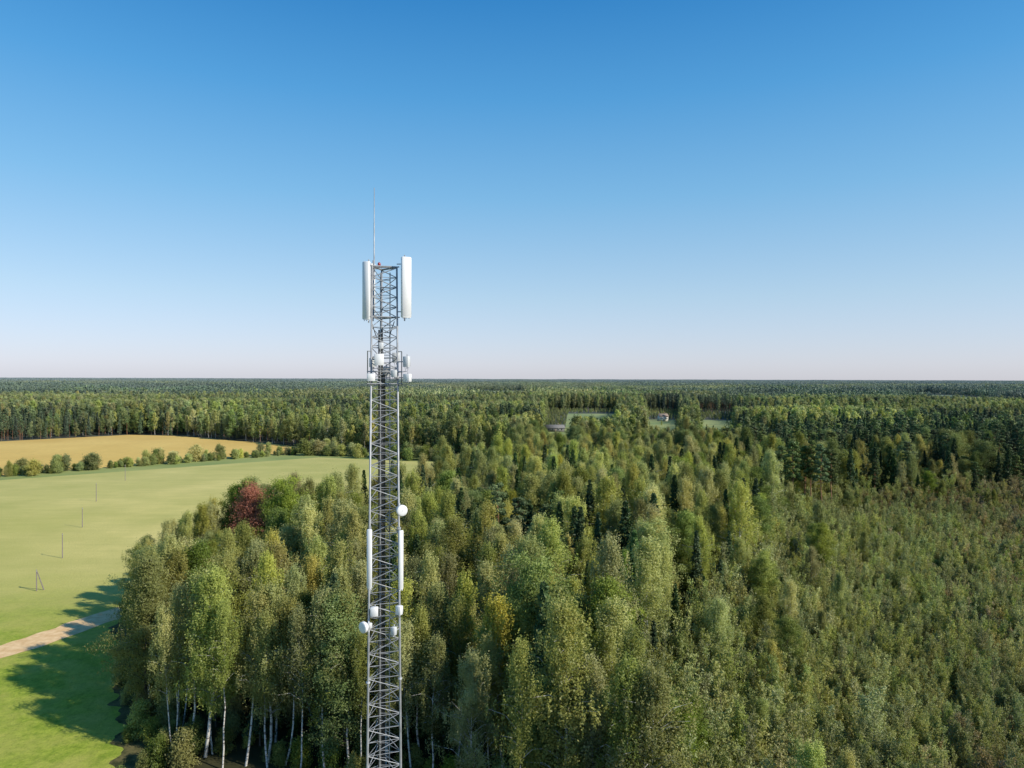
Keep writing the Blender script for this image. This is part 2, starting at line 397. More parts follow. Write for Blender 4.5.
heroes = [(508, 598, 70, 'yellow', 0), (474, 655, 64, 'birch', 1), (572, 592, 69, 'broad', 0), (205, 572, 77, 'birch', 3), (165, 540, 92, 'birch', 2),
          (150, 552, 97, 'broad', 2), (250, 489, 131, 'red', 0), (268, 590, 76, 'birch', 0), (325, 640, 73, 'slim', 3),
          (610, 480, 132, 'birch', 4), (740, 474, 140, 'birch', 1), (700, 492, 132, 'birch', 2), (528, 478, 140, 'broad', 4), (560, 492, 128, 'pine', 0),
          (722, 558, 108, 'spruce', 0), (750, 566, 118, 'spruce', 1), (640, 610, 82, 'spruce', 2), (600, 560, 88, 'birch', 3), (660, 545, 98, 'birch', 0),
          (430, 560, 86, 'birch', 4), (350, 600, 73, 'broad', 0), (624, 590, 90, 'spruce', 1), (655, 620, 80, 'spruce', 0), (540, 590, 78, 'spruce', 3),
          (595, 690, 62, 'broad', 2), (540, 690, 60, 'broad', 4), (690, 600, 92, 'spruce', 0), (665, 655, 80, 'broad', 3), (560, 500, 120, 'spruce', 1), (575, 505, 117, 'spruce', 2),
          (545, 505, 122, 'pine', 1), (520, 498, 124, 'pine', 2), (535, 510, 118, 'spruce', 3), (705, 575, 104, 'spruce', 2), (735, 590, 108, 'spruce', 1), (610, 610, 84, 'spruce', 0),
          (452, 520, 100, 'birch', 6), (478, 505, 108, 'birch', 3), (500, 530, 98, 'birch', 7), (455, 600, 74, 'slim', 0), (436, 640, 70, 'slim', 1), (420, 610, 75, 'birch', 2), (492, 640, 68, 'slim', 2), (640, 500, 122, 'birch', 0), (690, 480, 138, 'birch', 3),
          (782, 446, 196, 'pine', 0), (793, 441, 192, 'pine', 1), (803, 445, 197, 'pine', 2), (812, 440, 194, 'pine', 0), (822, 444, 190, 'pine', 1), (833, 448, 196, 'pine', 2), (770, 452, 186, 'pine', 1),
          (552, 486, 138, 'birch', 5), (590, 484, 140, 'birch', 6), (643, 482, 142, 'birch', 1), (720, 470, 150, 'birch', 6)]
HX = []
HB = {'birch': 20, 'slim': 20, 'yellow': 20, 'broad': 19, 'spruce': 21, 'pine': 21, 'red': 20, 'sap': 7.5, 'sapb': 7}
for px, py, d, kd, vi in heroes:
    x = (px-512)/F*d; top = H-(py-HY)*d/F
    place(kd, x, d, top/HB[kd], rng.uniform(0, 6.28), vi); HX.append((x, d))
for t in np.linspace(0, 1, 15):
    ex = np.interp(t, [0, .25, .7, 1], [-40, -36, -22, -14]); ey = np.interp(t, [0, .25, .7, 1], [84, 76, 74, 70])
    x, y = ex+rng.normal(0, .6), ey+rng.normal(.8, 1.2)
    place('slim', x, y, rng.uniform(.78, 1.02), rng.uniform(0, 6.28)); HX.append((x, y))
HX = np.array(HX)

P = jgrid(-80, 150, 38, 262, 4.2)
keep = view(P) & ~((P[:, 0] < -14) & (P[:, 1] < 73)) & ~((P[:, 0] < -38) & (P[:, 1] < 80))
for poly in (FIELD, CLEAR0, THICK, MARGIN, YELLOW): keep &= ~inside(P, poly)
keep &= np.min(np.linalg.norm(P[:, None]-HX[None], axis=2), axis=1) > 2.4
keep &= ~((np.hypot(P[:, 0]+48, P[:, 1]-128) < 4.5)) & ~((P[:, 0] < -22) & (P[:, 1] > 165))
keep &= rng.random(len(P)) > .12
P = P[keep]
P = P[np.argsort(np.hypot(P[:, 0], P[:, 1]))]
def pick(x, y):
    s = stand(x, y) + rng.normal(0, .25); q = rng.random()
    edge = x < -18 and y < 150
    if q < .02: return 'yellow'
    if edge: return 'birch' if q < .58 else ('slim' if q < .68 else ('broad' if q < .96 else 'spruce'))
    if x < 12 and y < 115: return 'birch' if q < .52 else ('slim' if q < .64 else ('broad' if q < .76 else 'spruce'))
    if s > .1: return 'birch' if q < .70 else ('broad' if q < .80 else 'spruce')
    if s > -.25: return 'broad' if q < .30 else ('birch' if q < .66 else 'spruce')
    return 'spruce' if q < .45 else ('pine' if q < .65 else ('broad' if q < .82 else 'birch'))
ent = []; ni = 0
for i, (x, y) in enumerate(P):
    kd = pick(x, y); hh = rng.normal(18.7, 2.8) - (4 if kd == 'spruce' and rng.random() < .3 else 0) + (1.6 if kd == 'spruce' else 0) - 1.5*max(0, (y-170)/80)
    if kd == 'broad': hh -= 1.6
    hh = max(9, min(23, hh))
    if x < -30 and y < 105: hh = min(hh, 19.5)
    if x < -44 and 96 < y < 124: hh = min(hh, 13.5 + max(0, x+56)*.3)
    elif x < -46 and y >= 100: hh = min(hh, 10.5+max(0, x+70)*.62)
    if x < 0 and y > 235: hh = min(hh, rng.uniform(7, 11))
    sc = hh/HB[kd]
    if ni < 228 and inframe(x, y, hh): place(kd, x, y, sc, rng.uniform(0, 6.28), wide=1.2 if hh < 14 else 1); ni += 1
    else: ent.append((x, y, 0, rng.uniform(0, 6.28), sc, kd))
gn_instances('wood', ent, ['birch', 'slim', 'broad', 'spruce', 'pine', 'yellow'], kind='stuff', label='dense mixed wood of birch, spruce and pine', category='forest')

P = jgrid(-74, 60, 48, 138, 2.6); keep = view(P, 10)
for poly in (THICK, CLEAR0): keep &= ~inside(P, poly)
keep &= ~inside(P+np.array([2.0, 0]), FIELD)
keep &= rng.random(len(P)) < .75
P = P[keep]
gn_instances('undergrowth', [(x, y, 0, rng.uniform(0, 6.28), rng.uniform(.2, .75), 'bush') for x, y in P], ['bush'], kind='stuff', label='low green undergrowth on the wood floor', category='undergrowth')

# thicket
P = jgrid(5, 220, 40, 232, 1.9); keep = view(P, 12) & inside(P, THICK); P = P[keep]
P = P[np.argsort(np.hypot(P[:, 0], P[:, 1]))]; ent = []
TE = np.array([(10, 50), (13, 75), (26, 100), (36, 120), (50, 142), (62, 170), (77, 203), (130, 215), (220, 225)], float)
def edged(p):
    best = 1e9
    for a, b in zip(TE[:-1], TE[1:]):
        t = np.clip(np.dot(p-a, b-a)/np.dot(b-a, b-a), 0, 1); best = min(best, np.linalg.norm(p-a-t*(b-a)))
    return best
ni = 0
for i, (x, y) in enumerate(P):
    b = np.clip((x/y-.52)*2.2+stand(x, y, 2.6)*.45+(y-125)/450, 0.0, .6)
    kd = 'sapb' if rng.random() < b else 'sap'
    ed = edged(np.array([x, y]))
    sc = rng.uniform(.70, 1.1)*(1+.2*stand(x, y, 3))*(1+.6*max(0, 1-ed/18))
    q = rng.random()
    if q < .02: kd = 'sap'; sc *= 1.3
    elif q < .02+.08*max(0, 1-ed/22) and ed > 1.5: kd = ('birch', 'birch', 'broad', 'broad', 'spruce')[int(rng.integers(5))]; sc = rng.uniform(.4, .75)
    if ni < 290 and kd in ('sap', 'sapb') and inframe(x, y, 6*sc): place(kd, x, y, sc, rng.uniform(0, 6.28)); ni += 1
    else: ent.append((x, y, 0, rng.uniform(0, 6.28), sc, kd))
gn_instances('thicket', ent, ['sap', 'sapb', 'birch', 'broad', 'spruce'], kind='stuff', label='dense thicket of olive and brownish young trees', category='thicket')

# mid forest
P = jgrid(-820, 820, 200, 1000, 5.2); keep = view(P, 20, .78) & ((P[:, 1] > 262) | (P[:, 0] > 145) | (P[:, 0] < -60))
for poly in [FIELD, YELLOW, MARGIN, THICK]: keep &= ~inside(P, poly)
for poly in CL: keep &= ~(inside(P, poly) & (rng.random(len(P)) > .012))
P = P[keep]; ent = []
for x, y in P:
    s = stand(x, y, .8)+rng.normal(0, .12); q = rng.random()
    lod = 'L' if y > 330 else ''
    if s > .05: kd = 'birch' if q < .6 else 'broad'
    elif s > -.12: kd = 'broad' if q < .5 else ('spruce' if q < .7 else 'birch')
    elif s > -.4: kd = 'spruce' if q < .5 else ('pine' if q < .85 else 'broad')
    else: kd = 'pine' if q < .7 else 'spruce'
    if x > 90 and y < 330 and q < .6: kd = 'pine' if rng.random() < .6 else 'spruce'
    if -330 < x < -10 and y < 560 and kd in ('spruce', 'pine') and rng.random() < (.65 if x > -240 else .3): kd = 'broad' if rng.random() < .6 else 'birch'
    band = math.sin(y/38+2*math.sin(x/120))+math.sin(y/71+x/150+1)
    hh = rng.normal(16.5, 2.4)+2.2*stand(x, y, 1.9)+3.0*band
    if y < 400: hh = rng.normal(17.5, 2.8)+3*stand(x, y, 1.9)
    if x > 120 and y < 330: hh += 1.5
    if x < 0 and x > -40 and y < 352: hh = rng.uniform(6, 10)
    hh = min(hh, 23, capheight(x, y)*rng.uniform(.75, 1))
    ent.append((x, y, 0, rng.uniform(0, 6.28), max(4, hh)/HB[kd], kd+lod))
gn_instances('forest', ent, ['birch', 'broad', 'spruce', 'pine', 'birchL', 'broadL', 'spruceL', 'pineL'], kind='stuff', label='wide mixed forest stretching behind the fields', category='forest')

def patch(seed, size, n, mats, hmean):
    r = np.random.default_rng(seed); V = []; T = []; Mi = []; D = []
    for i in range(n):
        x, y = r.uniform(-size/2, size/2, 2); h = r.normal(hmean, 2.6); k = 26; con = r.random() < .5
        z = h*(1-r.uniform(0, .75, k)); u = z/h
        rad = (1-u)*3.2+.3 if con else 3.0*np.sqrt(np.clip(1-((u-.62)/.42)**2, .05, 1))
        a = r.uniform(0, 6.28, k); C = np.column_stack([x+np.cos(a)*rad, y+np.sin(a)*rad, z])
        v, _ = leafquads(C, 2.2*r.uniform(.6, 1.3, k), r, 1.2); V.append(v)
        D.append(np.repeat(unit(np.column_stack([np.cos(a), np.sin(a), u])), 4, axis=0))
        T.append(np.full(4*k, np.clip(r.uniform(.25, .75), 0, 1))); Mi.append(np.full(k, 0 if con else 1))
    V = np.vstack(V)
    return dict(both=quadmesh('patch', V, np.arange(len(V)).reshape(-1, 4), mats, np.concatenate(Mi), np.concatenate(T), cn=np.vstack(D)))
KINDS['pA'] = [patch(300+i, 100, 330, [M_spruce, M_broad], 17.5) for i in range(3)]
KINDS['pB'] = [patch(310+i, 100, 330, [M_broad, M_birch], 18) for i in range(3)]
KINDS['pC'] = [patch(320+i, 100, 330, [M_spruce, M_pine], 20) for i in range(3)]
X, Y = np.meshgrid(np.arange(-8000, 8001, 94), np.arange(1035, 10500, 94)); P = np.column_stack([X.ravel(), Y.ravel()]).astype(float)
keep = view(P, 150, .77)
for poly in CL: keep &= ~inside(P, poly)
keep &= ~((stand(P[:, 0], P[:, 1], .13) > .45) & (P[:, 1] > 1300))
P = P[keep]; ent = []
for x, y in P:
    s = stand(x, y, .22)+rng.normal(0, .12); kd = 'pB' if s > .08 else ('pA' if s > -.22 else 'pC')
    ent.append((x, y, 0, rng.integers(4)*math.pi/2, 1+.22*stand(x, y, .6)+rng.uniform(-.1, .12), kd))
gn_instances('distant_forest', ent, ['pA', 'pB', 'pC'], kind='stuff', label='far forest reaching the flat horizon', category='forest')

# hedgerow bushes along the field margin
for t in np.linspace(0, 1, 200):
    if rng.random() < .1 or math.sin(t*23)+math.sin(t*61) > 1.45: continue
    a = np.array([-104., 399]); b = np.array([-236., 274]); p = a+(b-a)*t+rng.normal(0, 2.6, 2)
    s = rng.uniform(.35, .85) if rng.random() < .88 else rng.uniform(.9, 1.4)
    place('bush', p[0], p[1], s, rng.uniform(0, 6.28), wide=rng.uniform(.7, 1.4))
for t in np.linspace(0, 1, 44):
    p = np.array([-112., 382])*(1-t)+np.array([-24., 350])*t+rng.normal(0, 3, 2)
    place('bush', p[0], p[1], rng.uniform(.7, 1.5), rng.uniform(0, 6.28), wide=1.2)

# ------------------------------------------------------------ ground sheets
def sheet(name, poly, z, mat, **props):
    me = bpy.data.meshes.new(name); me.from_pydata([(x, y, z) for x, y in poly], [], [list(range(len(poly)))]); me.materials.append(mat); me.update()
    if me.polygons[0].normal.z < 0: me.flip_normals()
    return mkobj(name, me, kind='structure', **props)
def groundmat(name, build, bump=.0):
    m, nt = newmat(name); geo = nt.nodes.new('ShaderNodeNewGeometry'); pos = geo.outputs['Position']
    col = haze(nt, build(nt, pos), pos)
    p = N(nt, 'ShaderNodeBsdfPrincipled', Roughness=.95); p.inputs['Specular IOR Level'].default_value = .1
    nt.links.new(col, p.inputs['Base Color'])
    if bump:
        bn = N(nt, 'ShaderNodeBump', Strength=bump, Distance=.3); nt.links.new(noise(nt, pos, 1.6, 8, .7), bn.inputs['Height']); nt.links.new(bn.outputs[0], p.inputs['Normal'])
    o = N(nt, 'ShaderNodeOutputMaterial'); nt.links.new(p.outputs[0], o.inputs[0]); return m
def b_floor(nt, pos):
    return mixc(nt, maprange(nt, noise(nt, pos, .15, 5), .35, .65), (.03, .034, .016), (.065, .062, .03))
def b_scrub(nt, pos):
    return mixc(nt, maprange(nt, noise(nt, pos, .3, 5), .35, .65), (.06, .07, .026), (.11, .11, .045))
def b_field(nt, pos):
    c = mixc(nt, maprange(nt, noise(nt, pos, .014, 6, .6), .36, .64), (.44, .42, .12), (.68, .57, .21))
    c = mixc(nt, maprange(nt, noise(nt, pos, .05, 5, .6), .45, .65, 0, .3), c, (.36, .36, .10))
    for rot, sc, amt in ((-52, .35, .16), (-47, .09, .2)):
        mp = N(nt, 'ShaderNodeMapping'); mp.inputs['Rotation'].default_value = (0, 0, R(rot)); mp.inputs['Scale'].default_value = (.03, sc, 1)
        nt.links.new(pos, mp.inputs[0])
        c = mixc(nt, maprange(nt, noise(nt, mp.outputs[0], 1., 5), .40, .62, 0, amt), c, (.34, .34, .09))
    fine = noise(nt, pos, 1.2, 5, .7)
    c = mixc(nt, maprange(nt, fine, .35, .7, 0, .25), c, (.38, .37, .10))
    sp = nt.nodes.new('ShaderNodeSeparateXYZ'); nt.links.new(pos, sp.inputs[0])
    yy = math_(nt, 'ADD', sp.outputs[1], math_(nt, 'MULTIPLY', noise(nt, pos, .05, 5), 40))
    gr = mixc(nt, maprange(nt, noise(nt, pos, .7, 8, .75), .38, .62), (.19, .27, .028), (.37, .43, .06))
    gr = mixc(nt, maprange(nt, noise(nt, pos, .13, 5, .65), .42, .62, 0, .7), gr, (.44, .42, .10))
    gr = mixc(nt, maprange(nt, noise(nt, pos, 2.5, 6, .8), .5, .7, 0, .6), gr, (.11, .15, .02))
    return mixc(nt, maprange(nt, yy, 128, 170), gr, c)
def b_yel(nt, pos):
    c = mixc(nt, maprange(nt, noise(nt, pos, .012, 5), .35, .65), (.64, .41, .09), (.78, .53, .14))
    return mixc(nt, maprange(nt, noise(nt, pos, .3, 4), .4, .7, 0, .35), c, (.52, .36, .09))
def b_meadow(nt, pos): return mixc(nt, maprange(nt, noise(nt, pos, .02, 4), .35, .65), (.19, .25, .07), (.34, .36, .11))
def b_dirt(nt, pos):
    return mixc(nt, maprange(nt, noise(nt, pos, .8, 5), .35, .65), (.66, .43, .21), (.82, .59, .33))
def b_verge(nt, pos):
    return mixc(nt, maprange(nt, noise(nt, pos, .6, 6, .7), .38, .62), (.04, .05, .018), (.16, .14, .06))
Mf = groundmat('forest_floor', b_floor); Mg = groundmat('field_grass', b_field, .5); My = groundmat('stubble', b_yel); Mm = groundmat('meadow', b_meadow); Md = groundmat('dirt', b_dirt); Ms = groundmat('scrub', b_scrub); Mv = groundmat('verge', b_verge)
sheet('ground', [(-26000, -300), (26000, -300), (26000, 26000), (-26000, 26000)], 0, Mf, label='dark forest floor reaching the horizon', category='ground')
sheet('field', FIELD + [(-520, -60), (-30, -60)], .03, Mg, label='pale green mown field beside the wood', category='field')
sheet('stubble_field', YELLOW, .03, My, label='golden stubble field before the forest', category='field')
sheet('field_margin', [p for p in MARGIN], .015, Mm, label='grassy strip between the two fields', category='grass')
sheet('scrub_ground', THICK, .03, Ms, label='olive grassy ground beneath the young thicket', category='ground')
for i, p in enumerate(CL): sheet('meadow', p, .03+.01*i, Mm, label='small green meadow inside the forest', category='meadow')
def ribbon(name, pts, w, z, mat, rag=.12, **props):
    n = 120
    pts = np.array(pts, float); sl_ = np.r_[0, np.cumsum(np.linalg.norm(np.diff(pts, axis=0), axis=1))]
    t = np.linspace(0, sl_[-1], n); Q = np.column_stack([np.interp(t, sl_, pts[:, i]) for i in (0, 1)])
    for _ in range(60): Q[1:-1] = (Q[:-2]+Q[1:-1]*2+Q[2:])/4
    T = unit(np.gradient(Q, axis=0)); Nn = np.column_stack([-T[:, 1], T[:, 0]])
    r = np.random.default_rng(3); sm = lambda a: np.convolve(a, [.25, .5, .25], 'same')[:, None]
    w1 = w/2*(1+sm(r.normal(0, rag, n))); w2 = w/2*(1+sm(r.normal(0, rag, n)))
    V = np.vstack([np.column_stack([Q+Nn*w1, np.full(n, z)]), np.column_stack([Q-Nn*w2, np.full(n, z)])])
    me = bpy.data.meshes.new(name); me.from_pydata([tuple(v) for v in V], [], [(i, i+n, i+n+1, i+1) for i in range(n-1)]); me.materials.append(mat); me.update()
    if me.polygons[0].normal.z < 0: me.flip_normals()
    return mkobj(name, me, kind='structure', **props)
ribbon('road', [(-150, 66), (-110, 84), (-88, 96), (-79, 103), (-75.5, 110), (-73, 117), (-70, 125), (-62, 136)], 6.2, .05, Md, label='pale dirt road crossing the grass to the wood', category='road')
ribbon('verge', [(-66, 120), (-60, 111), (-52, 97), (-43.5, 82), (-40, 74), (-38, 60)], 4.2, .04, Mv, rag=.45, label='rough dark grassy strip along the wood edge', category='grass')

# ------------------------------------------------------------ tower
M_steel = plain('galvanised_steel', (.36, .37, .38), .5, .3, .25, 3)
M_white = plain('white_radome', (.80, .80, .79), .4, 0, .03, 2)
M_grey = plain('grey_housing', (.60, .61, .61), .5, 0, .08, 3)
M_cable = plain('black_cable', (.03, .03, .03), .6)
M_lamp = plain('red_lamp', (.35, .03, .02), .3)
M_conc = plain('concrete', (.35, .34, .32), .9)
TX, TY = (383.4-512)/F*28, 28.0
def zp(py): return H-(py-HY)*28/F
ZT = zp(268)
tower = bpy.data.objects.new('telecom_tower', None); coll.objects.link(tower); tower.location = (TX, TY, 0)
tower['label'] = 'tall slender galvanised lattice telecom tower with white antennas'; tower['category'] = 'tower'
A0 = R(-12); ANG = [A0, A0+R(120), A0+R(240)]
def RR(z): return (.93+(ZT-z)*.0165)/1.66
def leg(i, z): return np.array([math.cos(ANG[i])*RR(z), math.sin(ANG[i])*RR(z), z])
for i in range(3):
    G = Geo(); G.tube([leg(i, 0.3), leg(i, 15), leg(i, 30), leg(i, ZT)], [.08, .06, .045, .036], 8, True)
    z = 6.
    while z < ZT-1: G.tube([leg(i, z-.03), leg(i, z+.03)], .085, 8, True); z += 6
    gobj('leg', G, M_steel, tower)
    G = Geo(); G.box(leg(i, .15), (.9, .9, .3)); gobj('concrete_footing', G, M_conc, tower)
G = Geo(); z = .5; k = 0
while z < ZT-.05:
    z2 = min(z+.48*RR(z)/.70, ZT-.02)
    for i in range(3):
        a, b = i, (i+1) % 3
        if k % 2: a, b = b, a
        G.tube([leg(a, z), leg(b, z2)], .018, 4)
        G.tube([leg(i, z2), leg((i+1) % 3, z2)], .012, 4)
    z = z2; k += 1
gobj('bracing', G, M_steel, tower)
G = Geo()
def lad(z, s): return np.array([.06+s*.19, .05, z])
for s in (-1, 1): G.tube([lad(.4, s), lad(ZT-.2, s)], .022, 4)
z = .6
while z < ZT-.3: G.tube([lad(z, -1), lad(z, 1)], .013, 4); z += .3
gobj('ladder', G, M_steel, tower)
G = Geo()
for j in range(9):
    x = -.22+.033*j; top = zp(330) if j < 6 else zp(375)
    G.tube([(x, .26, .5), (x, .22, 20), (x, .12, top)], .015, 4)
for (x0, y0, z0, x1, y1, z1) in ((-.1, .12, zp(335), -.45, -.2, zp(322)), (0., .12, zp(335), .45, -.1, zp(322)), (-.1, .15, zp(600), -.4, -.3, zp(592)), (0., .15, zp(600), .4, -.2, zp(592)), (0.1, .15, zp(530), .4, -.3, zp(514))):
    G.tube([(x0, y0, z0), ((x0+x1)/2, (y0+y1)/2, min(z0, z1)-.1), (x1, y1, z1)], .018, 5)
gobj('feeder_cables', G, M_cable, tower)
G = Geo()
for zz in (ZT, zp(318)):
    for i in range(3):
        p = leg(i, zz); q = p*np.array([1.18, 1.18, 1]); G.tube([p, q], .025, 5, True)
        G.tube([leg(i, zz), leg((i+1) % 3, zz)], .028, 5)
G.tube([(-.3, 0, ZT), (.3, 0, ZT)], .02, 4); gobj('head_frame', G, M_steel, tower)
def rotz(a): c, s = math.cos(a), math.sin(a); return [[c, -s, 0], [s, c, 0], [0, 0, 1]]
def panel(px, ytop, ybot, yw, w, dep, ang, legi, arms=2):
    x = (px-512)/F*(TY+yw) - TX; zt, zb = [H-(v-HY)*(TY+yw)/F for v in (ytop, ybot)]
    zc = (zt+zb)/2; h = zt-zb
    G = Geo(); G.box((x, yw, zc), (dep, w, h), rotz(ang), .03)
    for s in (-.3, 0, .3): G.tube([(x+math.sin(ang)*w*s, yw-math.cos(ang)*w*s, zb-.06), (x+math.sin(ang)*w*s, yw-math.cos(ang)*w*s, zb+.02)], .014, 5, True)
    o = gobj('panel_antenna', G, M_white, tower)
    B = Geo(); back = np.array([x-math.cos(ang)*(dep/2+.10), yw-math.sin(ang)*(dep/2+.10)])
    B.tube([(*back, zb-.12), (*back, zt+.1)], .028, 6, True)
    for zz in (zb+.25, zt-.25):
        B.box((x-math.cos(ang)*(dep/2+.05), yw-math.sin(ang)*(dep/2+.05), zz), (.12, .07, .06), rotz(ang))
        l = leg(legi, zz); B.tube([(*back, zz), l], .02, 5)
    gobj('mounting_bracket', B, M_steel, o)
    return o
panel(406.0, 257.5, 318, -.30, .40, .16, R(-62), 0)
panel(366.3, 262, 320, -.45, .32, .14, R(250), 2)
panel(371.2, 264, 319, .75, .30, .16, R(125), 1)
panel(369.6, 530, 589, -.66, .20, .11, R(265), 2)
panel(401.2, 531, 590, -.32, .19, .11, R(-62), 0)
G = Geo(); wx = (374-512)/F*27.8-TX
G.tube([(wx, -.2, ZT-.5), (wx, -.2, zp(225)), (wx, -.2, zp(224)), (wx, -.2, zp(190))], [.026, .022, .017, .013], 6, True)
gobj('lightning_rod', G, M_steel, tower)
lx = (379-512)/F*27.75-TX
G = Geo(); G.tube([(lx, -.25, zz) for zz in (ZT-.02, ZT, ZT+.12, ZT+.16)], [.03, .06, .06, .03], 10, True)
gobj('obstruction_lamp', G, M_lamp, tower)
def unitbox(px, py, yw, sx, sy, sz, ang, legi, mat=M_white):
    x = (px-512)/F*(TY+yw)-TX; z = H-(py-HY)*(TY+yw)/F
    G = Geo(); G.box((x, yw, z), (sx, sy, sz), rotz(ang), .012)
    o = gobj('radio_unit', G, mat, tower)
    B = Geo(); Mx = np.array(rotz(ang))
    for s in np.linspace(-.42, .42, 9):
        off = Mx @ np.array([sx*s, (sy/2+.012), 0]); B.box(np.array([x, yw, z])+off, (.010, .03, sz*.8), rotz(ang))
    gobj('cooling_fin', B, M_grey, o)
    B = Geo(); l = leg(legi, z); B.tube([(x, yw+.05, z), l], .022, 5); B.tube([(x, yw+sy/2+.05, z-sz*.7), (x, yw+sy/2+.05, z+sz*.7)], .02, 5, True)
    for s in (-.3, .3): B.tube([(x+s*sx, yw, z-sz*.45), (x+s*sx*.5, yw+.05, z-sz*.9), (0.05, .2, z-sz*1.2)], .009, 4)
    gobj('mounting_bracket', B, M_steel, o)
unitbox(379, 360, -.75, .36, .22, .44, R(12), 2)
unitbox(372.5, 363, -.2, .22, .18, .36, R(30), 2, M_grey)
unitbox(406.5, 362, -.3, .24, .18, .42, R(-20), 0, M_grey)
unitbox(371, 377.5, -.55, .30, .18, .30, R(15), 2)
unitbox(407.3, 378, -.35, .30, .18, .30, R(-25), 0)
unitbox(386, 372, .5, .34, .2, .40, R(0), 1, M_grey)
unitbox(396, 358, .3, .28, .2, .40, R(0), 1, M_grey)
unitbox(394, 374, -.5, .20, .14, .28, R(-10), 0, M_grey)
unitbox(381, 346, -.35, .18, .14, .24, R(10), 2, M_grey)
unitbox(374.5, 612.5, -.7, .30, .18, .34, R(8), 2)
unitbox(399.5, 611, -.35, .24, .18, .34, R(-25), 0)
unitbox(394, 632, -.4, .2, .16, .30, R(-25), 0, M_grey)
G = Geo()
for zz in (zp(352), zp(372), zp(384)):
    for i in range(3):
        a = leg(i, zz)*np.array([1.3, 1.3, 1]); b = leg((i+1) % 3, zz)*np.array([1.3, 1.3, 1])
        if zz != zp(352): G.tube([a, b], .022, 5)
        G.tube([leg(i, zz), a], .02, 5)
for i in range(3):
    a = leg(i, zp(352))*np.array([1.3, 1.3, 1]); G.tube([a, a*[1, 1, 0]+[0, 0, zp(386)]], .02, 6, True)
gobj('equipment_frame', G, M_steel, tower)
def dish(px, py, yw, r, ang, legi):
    x = (px-512)/F*(TY+yw)-TX; z = H-(py-HY)*(TY+yw)/F; n = np.array([math.cos(ang), math.sin(ang), 0])
    c = np.array([x, yw, z]); G = Geo()
    prof = [(-.20, .05), (-.19, r*.3), (-.10, r*.8), (-.04, r), (.06, r), (.075, r*.93), (.085, r*.6), (.09, r*.25), (.092, .01)]
    G.tube([c+n*a for a, b in prof], [b for a, b in prof], 20)
    o = gobj('microwave_dish', G, M_white, tower, smooth=True)
    B = Geo(); B.box(c-n*.28, (.16, .2, .2), rotz(ang), .02)
    l = leg(legi, z); B.tube([c-n*.22, l], .025, 6); B.tube([c-n*.25-[0, 0, .25], c-n*.25+[0, 0, .25]], .028, 6, True)
    gobj('mounting_bracket', B, M_grey, o)
dish(402, 511, -.55, .22, R(-60), 0)
dish(364, 628.5, -.8, .22, R(232), 2)

# ------------------------------------------------------------ utility poles
M_wood = plain('weathered_pole_wood', (.20, .17, .15), .9, 0, .25, 3)
M_ins = plain('insulator', (.5, .5, .48), .3)
def pole(px, py, h, aframe=False):
    x, y = g(px, py); e = bpy.data.objects.new('utility_pole', None); coll.objects.link(e); e.location = (x, y, 0); e.rotation_euler = (0, 0, R(35))
    e['label'] = 'weathered A-frame wooden utility pole in the field' if aframe else 'weathered wooden utility pole standing in the field'
    e['category'] = 'utility pole'; e['group'] = 'utility poles crossing the field'
    G = Geo()
    G.tube([(0, 0, 0), (0, 0, h)], [.11, .08], 8, True)
    if aframe: G.tube([(1.2, 0, 0), (.06, 0, h*.93)], [.11, .08], 8, True)
    gobj('post', G, M_wood, e)
    G = Geo(); G.box((0, 0, h-.35), (.08, 1.2, .08)); gobj('crossarm', G, M_wood, e)
    for s in (-.5, 0.02, .5):
        G = Geo(); G.tube([(0, s, h-.3), (0, s, h-.1), (0, s, h-.05)], [.03, .05, .02], 6, True); gobj('insulator', G, M_ins, e)
pole(96, 503, 6.2); pole(82, 529, 5.6); pole(62, 560, 5.8); pole(36, 593, 4.2, True); pole(125, 482, 6.5)

# ------------------------------------------------------------ farm buildings
M_wall = plain('pale_render', (.76, .72, .64), .8, 0, .08, .6); M_roof = plain('grey_roof', (.17, .165, .16), .7, 0, .12, .5)
M_roof2 = plain('brown_roof', (.26, .20, .16), .8, 0, .12, .5); M_glass = plain('window_glass', (.04, .05, .06), .1)
def house(name, x, y, w, dp, hw, hr, rot, roofm, wallm, label):
    e = bpy.data.objects.new(name, None); coll.objects.link(e); e.location = (x, y, 0); e.rotation_euler = (0, 0, rot); e['label'] = label; e['category'] = 'building'
    G = Geo(); G.box((0, 0, hw/2), (w, dp, hw))
    for s in (-1, 1):
        G.add([(s*w/2, -dp/2, hw), (s*w/2, dp/2, hw), (s*w/2, .01, hw+hr), (s*w/2, -.01, hw+hr)], [(0, 1, 2, 3)])
    wl = gobj('wall', G, wallm, e)
    G = Geo(); ov = .5
    for s in (-1, 1):
        a = np.array([0, s*(dp/2+ov), hw-ov*hr/(dp/2)+.05]); b = np.array([0, 0, hw+hr+.05]); L = w/2+ov
        V = [(-L, a[1], a[2]), (L, a[1], a[2]), (L, 0, b[2]), (-L, 0, b[2])]; V += [(p[0], p[1], p[2]+.18) for p in V]
        G.add(V, [(0, 1, 2, 3), (4, 5, 6, 7), (0, 1, 5, 4), (1, 2, 6, 5), (3, 0, 4, 7)])
    rf = gobj('roof', G, roofm, e)
    G = Geo(); G.box((w*.2, 0, hw+hr+.5), (.7, .7, 1.6)); gobj('chimney', G, M_roof2, rf)
    for s in (-.35, -.15, .15, .35):
        G = Geo(); G.box((s*w, -dp/2-.02, hw*.6), (.9, .08, 1.1)); gobj('window', G, M_glass, wl)
    G = Geo(); G.box((0, -dp/2-.02, 1.05), (.9, .08, 2.1)); gobj('door', G, M_roof2, wl)
house('farm_house', (663-512)/F*690, 690, 9, 6, 4.8, 2.4, R(10), M_roof2, M_wall, 'pale farmhouse with brown gabled roof among trees')
